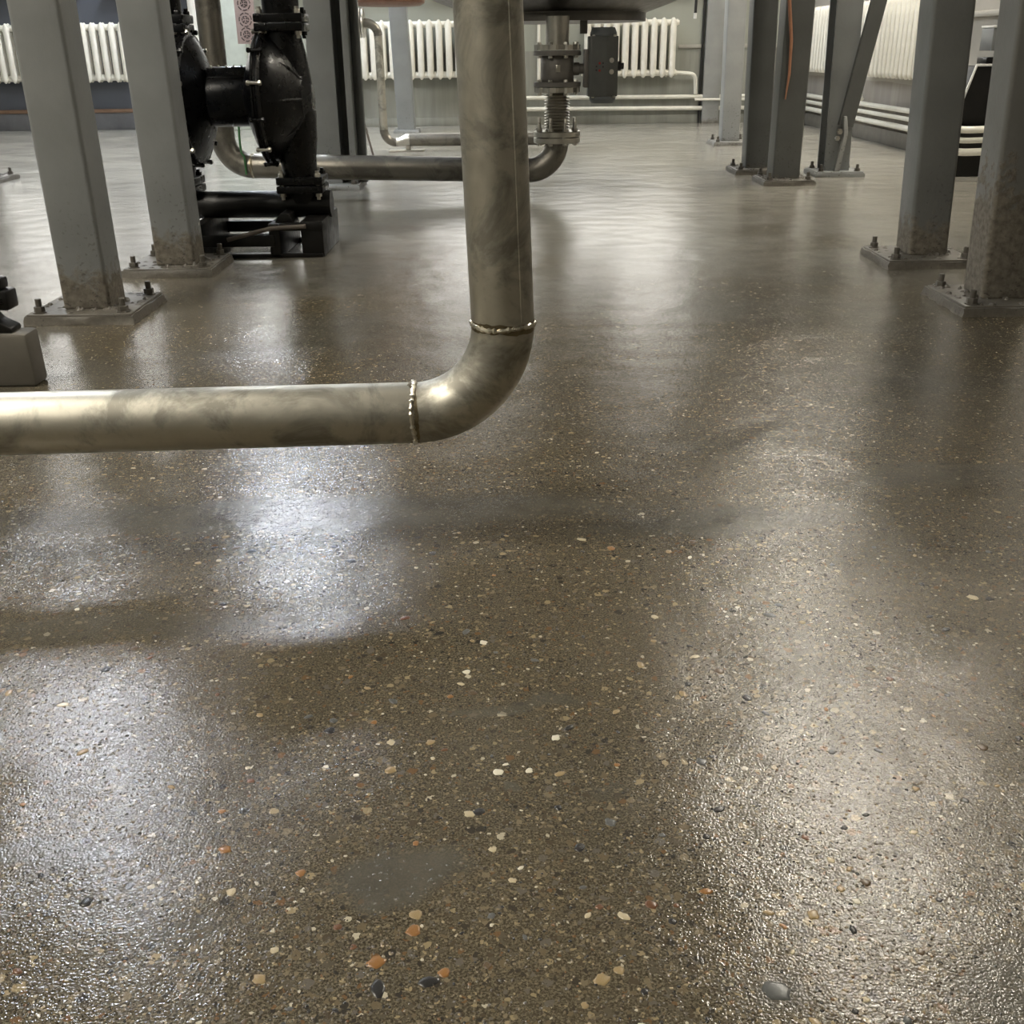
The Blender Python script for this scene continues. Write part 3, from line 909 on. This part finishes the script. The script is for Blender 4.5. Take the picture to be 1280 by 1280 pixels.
# ------------------------------------------------------------------ concrete block with black machine foot
m = MB()
m.prism([(-1.9, 0.0), (-1.196, 0.0), (-1.200, 0.135), (-1.9, 0.135)], 'y', 2.60, 2.68, 0.010)
tag(m.build('concrete_block', 'concrete'), 'low rough concrete plinth behind the shiny horizontal pipe', 'concrete block')
o = empty('machine_foot', (-1.252, 2.64, 0.135))
tag(o, 'black machine mounting foot bolted on the low concrete plinth', 'machine foot')
MB().prism([(-0.4, 0.0), (0.015, 0.0), (0.015, 0.012), (-0.02, 0.03), (-0.04, 0.055), (-0.4, 0.055)], 'y', -0.03, 0.03, 0.003).build('foot', 'black_frame', o)
MB().box(-0.4, 0.022, -0.032, 0.03, 0.056, 0.105, 0.008).build('clamp_bar', 'black_iron', o)
MB().box(-0.4, 0.008, -0.025, 0.025, 0.105, 0.135, 0.008).build('upper_bar', 'black_iron', o)
share('bolt', ANCHOR, o, (-0.03, 0.0, 0.134))

# ------------------------------------------------------------------ radiators
RH = 0.585


def section_mesh():
    m = MB()
    # two hollow columns (front and rear) with pointed ends, and the top and bottom hubs
    for y, d in ((-0.036, 0.030), (0.036, 0.030)):
        pr = [(0.006, 0.0), (0.025, 0.022), (0.034, 0.045), (0.034, 0.54), (0.025, 0.563), (0.006, RH)]
        rings = []
        for hw, z in pr:
            n = 12
            rings.append([m.bm.verts.new((hw * math.cos(2 * PI * k / n), y + d * (hw / 0.034) ** 0.5 * math.sin(2 * PI * k / n), z)) for k in range(n)])
        for a, b in zip(rings, rings[1:]):
            for k in range(12):
                m.bm.faces.new((a[k], a[(k + 1) % 12], b[(k + 1) % 12], b[k]))
        m.bm.faces.new(rings[0][::-1])
        m.bm.faces.new(rings[-1])
    for z in (0.048, 0.537):
        m.lathe([(0.032, -0.0495), (0.032, 0.0495)], (0, 0, z), (1, 0, 0), 16)
    m.box(-0.012, 0.012, -0.036, 0.036, 0.045, 0.54)
    return m


_s = section_mesh().build('section', 'radiator_paint', None, 40)
SECTION = _s.data
bpy.data.objects.remove(_s)


def radiator(x, y, z, n, along, label):
    o = empty('radiator', (x, y, z))
    tag(o, label, 'radiator', 'cast iron radiators under the windows')
    if along == 'y':
        o.rotation_euler = (0, 0, -PI / 2)
    for k in range(n):
        share('section', SECTION, o, (k * 0.1, 0, 0))
    for zz in (0.048, 0.537):
        m = MB()
        m.lathe([(0.026, -0.062), (0.026, -0.05)], (0, 0, zz), (1, 0, 0), 6)
        m.lathe([(0.026, 0.05), (0.026, 0.062)], ((n - 1) * 0.1, 0, zz), (1, 0, 0), 6)
        m.build('plug', 'radiator_paint', o)
    for k in (1, n - 2):
        MB().tube([(k * 0.1 + 0.05, 0.09, 0.012), (k * 0.1 + 0.05, -0.01, 0.012), (k * 0.1 + 0.05, -0.03, 0.03)], 0.008, 8).build('bracket', 'radiator_paint', o)
    return o


radiator(-5.75, YB - 0.12, 0.485, 18, 'x', 'cream cast iron radiator on the slate blue wall')
radiator(-1.61, YB - 0.12, 0.475, 13, 'x', 'cream cast iron radiator behind the thin elbow pipe')
radiator(0.86, YB - 0.12, 0.468, 10, 'x', 'cream cast iron radiator behind the valve actuator')
radiator(XR - 0.11, 12.02, 0.525, 17, 'y', 'cream cast iron radiator on the side wall near the back corner')
radiator(XR - 0.11, 9.93, 0.520, 15, 'y', 'cream cast iron radiator on the side wall facing the muddy column')

# ------------------------------------------------------------------ heating pipes on the walls
HP = 'white heating pipes along the walls'


def pipe(pts, r, label, mat='pipe_paint', name='heating_pipe'):
    out = [Vector(pts[0])]
    for a, b, c in zip(pts, pts[1:], pts[2:]):          # round the corners
        a, b, c = Vector(a), Vector(b), Vector(c)
        k = min(0.06, (a - b).length / 2.2, (c - b).length / 2.2)
        p, q = b + (a - b).normalized() * k, b + (c - b).normalized() * k
        for i in range(6):
            t = i / 5
            out.append(p * (1 - t) ** 2 + b * 2 * t * (1 - t) + q * t * t)
    out.append(Vector(pts[-1]))
    return tag(MB().tube(out, r, 14).build(name, mat), label, 'pipe', HP)


yb = YB - 0.06
pipe([(0.1, yb, 0.277), (XR - 0.10, yb, 0.268)], 0.022, 'upper white heating pipe along the back wall')
pipe([(0.1, yb, 0.163), (XR - 0.10, yb, 0.150)], 0.022, 'lower white heating pipe along the back wall')
pipe([(2.03, yb - 0.055, 0.243), (XR - 0.15, yb - 0.055, 0.240)], 0.013, 'thin white pipe beneath the upper heating pipe of the back wall')
pipe([(0.345, yb, 0.30), (0.345, yb, CEIL - 0.002)], 0.018, 'white heating riser behind the tank valve')
pipe([(1.825, YB - 0.12, 0.516), (2.02, YB - 0.12, 0.50), (2.04, yb - 0.02, 0.30)], 0.02, 'white feed pipe bending down from the radiator behind the actuator')
pipe([(-3.28, YB - 0.09, 0.0), (-3.28, YB - 0.09, CEIL - 0.002)], 0.055, 'thick white riser beside the pale cabinet')
for z, r, lb in ((0.292, 0.020, 'top'), (0.232, 0.017, 'middle'), (0.165, 0.022, 'bottom')):
    xw = XR - 0.06
    pipe([(xw, YB - 0.14, z), (xw, 7.50, z), (2.735, 7.50, z), (2.735, 6.75, z), (xw, 6.75, z + 0.01), (xw, 5.2, z + 0.01)], r,
         lb + ' white heating pipe of the side wall, looping out around the black machine')
pipe([(XR - 0.11, 10.012, 0.568), (XR - 0.10, 10.06, 0.56), (XR - 0.10, 10.05, 0.43), (XR - 0.10, 9.90, 0.334)], 0.017, 'white feed pipe dropping from the side wall radiator')

# ------------------------------------------------------------------ background bits
o = empty('wall_cabinet', (-2.935, YB - 0.12, 0))
tag(o, 'pale green metal cabinet standing at the back wall behind the pump', 'cabinet')
MB().box(-0.195, 0.195, -0.10, 0.115, 0.0, 1.9, 0.006).build('body', 'cabinet_paint', o)
MB().box(-0.185, 0.185, -0.113, -0.101, 0.05, 1.87, 0.004).build('door', 'cabinet_paint', o)
o = empty('patterned_plate', (-2.13, 9.6, 1.02))
tag(o, 'pinkish plate printed with round dark motifs hanging behind the pump flange', 'plate')
MB().box(-0.08, 0.08, -0.004, 0.004, -0.19, 0.19, 0.002).build('board', 'pink_plate', o)
for k, zz in enumerate((0.11, -0.01, -0.12)):
    m = MB()
    for rr in (0.050, 0.026):
        for i in range(28):
            a = 2 * PI * i / 28
            if i % 4 == 3:
                continue
            m.tube([(rr * math.cos(a), -0.006, zz + rr * math.sin(a)), (rr * math.cos(a + .2), -0.006, zz + rr * math.sin(a + .2))], 0.0045, 6)
    for i in range(4):
        a = PI / 4 + i * PI / 2
        m.tube([(0.008 * math.cos(a), -0.006, zz + 0.008 * math.sin(a)), (0.02 * math.cos(a), -0.006, zz + 0.02 * math.sin(a))], 0.005, 6)
    m.build('motif', 'plate_ink', o)
MB().tube([(0, 0, 0.18), (0.01, 0, 1.2), (0.01, 0, CEIL - 1.022)], 0.004, 6).build('hanging_cord', 'black_cable', o)

tag(MB().tube([(1.602, 6.678, 2.4), (1.598, 6.675, 1.6), (1.604, 6.672, 1.0), (1.634, 6.676, 0.80), (1.640, 6.678, 0.62), (1.634, 6.676, 0.55), (1.628, 6.675, 0.48)],
              [0.009, 0.009, 0.0105, 0.010, 0.008, 0.006, 0.004], 12).build('orange_cable', 'orange_cable'), 'orange cable hanging down the face of a dark column', 'cable')
o = empty('hanging_cable', (1.45, 9.0, 0.98))
tag(o, 'black cable end with white plug hanging beside the pale far column', 'cable')
MB().tube([(0.02, 0, CEIL - 0.982), (0.01, 0, 0.6), (0.0, 0, 0.02)], 0.011, 8).build('cord', 'black_cable', o)
MB().tube([(0, 0, 0.025), (0, 0, -0.015)], 0.013, 8).build('plug', 'white_plastic', o)

# black machine at the side wall, behind the looping heating pipes
o = empty('black_machine', (2.93, 7.15, 0))
tag(o, 'black sloping machine cabinet against the side wall behind white pipes', 'machine')
MB().box(-0.155, 0.13, -0.18, 0.28, 0.0, 0.30, 0.01).build('base', 'black_frame', o)
MB().prism([(-0.155, 0.30), (0.13, 0.30), (0.13, 0.64), (-0.06, 0.64)], 'y', -0.12, 0.24, 0.006).build('hopper', 'black_frame', o)
MB().prism([(-0.170, 0.30), (-0.157, 0.30), (-0.063, 0.64), (0.13, 0.64), (0.13, 0.652), (-0.071, 0.652)], 'y', -0.135, -0.122, 0.001).build('edge_strip', 'white_plastic', o)
MB().box(0.02, 0.13, -0.05, 0.1, 0.652, 0.69, 0.006).build('lid', 'black_iron', o)
o = empty('junction_box', (3.06, 7.2, 0.70))
tag(o, 'small grey control box above the black machine on the side wall', 'control box')
MB().box(-0.06, 0.118, -0.02, 0.16, 0.025, 0.155, 0.006).build('body', 'column_grey', o)
MB().box(-0.065, 0.118, -0.03, 0.165, 0.155, 0.168, 0.003).build('lid', 'white_plastic', o)

# ------------------------------------------------------------------ pebbles ground into the slab
def stone_mesh(seed, n=11):
    rnd = random.Random(seed)
    m = MB()
    el = rnd.uniform(0.55, 0.9)
    ang = [2 * PI * i / n for i in range(n)]
    rad = [rnd.uniform(0.78, 1.1) for _ in ang]
    lo = [m.bm.verts.new((r * math.cos(a), el * r * math.sin(a), -0.35)) for a, r in zip(ang, rad)]
    md = [m.bm.verts.new((r * 0.96 * math.cos(a), el * r * 0.96 * math.sin(a), 0.10)) for a, r in zip(ang, rad)]
    hi = [m.bm.verts.new((r * 0.66 * math.cos(a), el * r * 0.66 * math.sin(a), 0.26)) for a, r in zip(ang, rad)]
    for a, b in ((lo, md), (md, hi)):
        for i in range(n):
            m.bm.faces.new((a[i], a[(i + 1) % n], b[(i + 1) % n], b[i]))
    m.bm.faces.new(hi)
    return m


STONES = []
for i in range(8):
    _s = stone_mesh(100 + i).build('pebble', 'pebble_tan', floor, 60)
    STONES.append(_s.data)
    bpy.data.objects.remove(_s)


def pebble(x, y, size, tint, rot=None, k=None):
    o = share('pebble', STONES[k if k is not None else random.randrange(8)], floor, (x, y, 0.0), (0, 0, rot if rot is not None else random.uniform(0, 2 * PI)))
    o.scale = (size, size, min(size, 0.006) * 0.55)
    o.material_slots[0].link = 'OBJECT'
    o.material_slots[0].material = MAT['pebble_' + tint]
    return o


KEY = [(-0.020, 1.014, 0.0072, 'white'), (0.050, 1.080, 0.0068, 'white'), (0.208, 1.377, 0.0070, 'cream'), (0.697, 1.425, 0.0100, 'cream'), (0.378, 1.378, 0.0105, 'grey'),
       (-0.064, 1.232, 0.0062, 'white'), (-0.051, 0.941, 0.0068, 'cream'), (-0.099, 0.773, 0.0085, 'orange'), (0.076, 0.712, 0.0085, 'tan'), (0.229, 0.697, 0.015, 'grey'),
       (0.052, 1.010, 0.0075, 'tan'), (-0.130, 0.735, 0.0095, 'orange'), (-0.067, 0.722, 0.0065, 'orange'), (-0.125, 0.705, 0.012, 'dark'), (-0.080, 0.712, 0.011, 'dark'),
       (0.72, 1.42, 0.0075, 'dark'), (0.62, 1.33, 0.0085, 'dark'), (-0.098, 0.793, 0.0075, 'tan'), (-0.04, 0.945, 0.008, 'dark'), (-0.145, 1.02, 0.008, 'tan')]
pts = []
for x, y, s, c in KEY:
    pebble(x, y, s, c)
    pts.append((x, y))
tints = ['white'] * 2 + ['cream'] * 6 + ['tan'] * 9 + ['orange'] * 5 + ['rust'] * 5 + ['dark'] * 10 + ['grey'] * 6 + ['brown'] * 9
smear_big = [q for q in SMEARS if q[5] > 0.55]
cnt = tries = 0
while cnt < 275 and tries < 9000:
    tries += 1
    y = 0.60 + 1.15 * random.random() ** 1.5
    hw = 0.46 * y / 0.66 + 0.05
    x = random.uniform(-hw, hw)
    if any(math.hypot((x - q[0]) / (q[2] * 0.95), (y - q[1]) / (q[3] * 0.95)) < 1 for q in smear_big):
        continue
    if x < -0.30 * y / 0.9 and random.random() < 0.75:       # the glossy left strip hides most of its gravel
        continue
    if any((x - a) ** 2 + (y - b) ** 2 < 0.016 ** 2 for a, b in pts):
        continue
    pts.append((x, y))
    pebble(x, y, random.choice((0.0035, 0.004, 0.0045, 0.005, 0.006, 0.0075)) * (0.8 + 0.25 * y), random.choice(tints))
    cnt += 1

# uncountable small grit, one part of the floor
verts, faces, tint = [], [], []
rnd = random.Random(4)
for i in range(26000):
    y = 0.58 + 2.6 * rnd.random() ** 1.6
    hw = 0.50 * y / 0.66 + 0.08
    x = rnd.uniform(-hw, hw)
    s = rnd.uniform(0.0010, 0.0026) * (0.85 + 0.25 * y)
    a0 = rnd.uniform(0, PI)
    e = rnd.uniform(0.55, 1.0)
    hgt = rnd.uniform(0.0002, 0.0008)
    b = len(verts)
    ca, sa = math.cos(a0), math.sin(a0)
    for k in range(6):
        t = k * PI / 3
        rr = s * rnd.uniform(0.8, 1.15)
        u, v_ = rr * math.cos(t), e * rr * math.sin(t)
        verts.append((x + u * ca - v_ * sa, y + u * sa + v_ * ca, -0.0002))
    for k in range(6):
        p = verts[b + k]
        verts.append((x + (p[0] - x) * 0.55, y + (p[1] - y) * 0.55, hgt))
    for k in range(6):
        j = (k + 1) % 6
        faces.append((b + k, b + j, b + 6 + j, b + 6 + k))
    faces.append(tuple(b + 6 + k for k in range(6)))
    tv = rnd.random()
    tint += [tv] * 12
me = bpy.data.meshes.new('grit')
me.from_pydata(verts, [], faces)
at = me.attributes.new('tint', 'FLOAT', 'POINT')
at.data.foreach_set('value', tint)
for p in me.polygons:
    p.use_smooth = True
me.materials.append(MAT['grit'])
g = bpy.data.objects.new('grit', me)
C.objects.link(g)
g.parent = floor
g['kind'] = 'stuff'
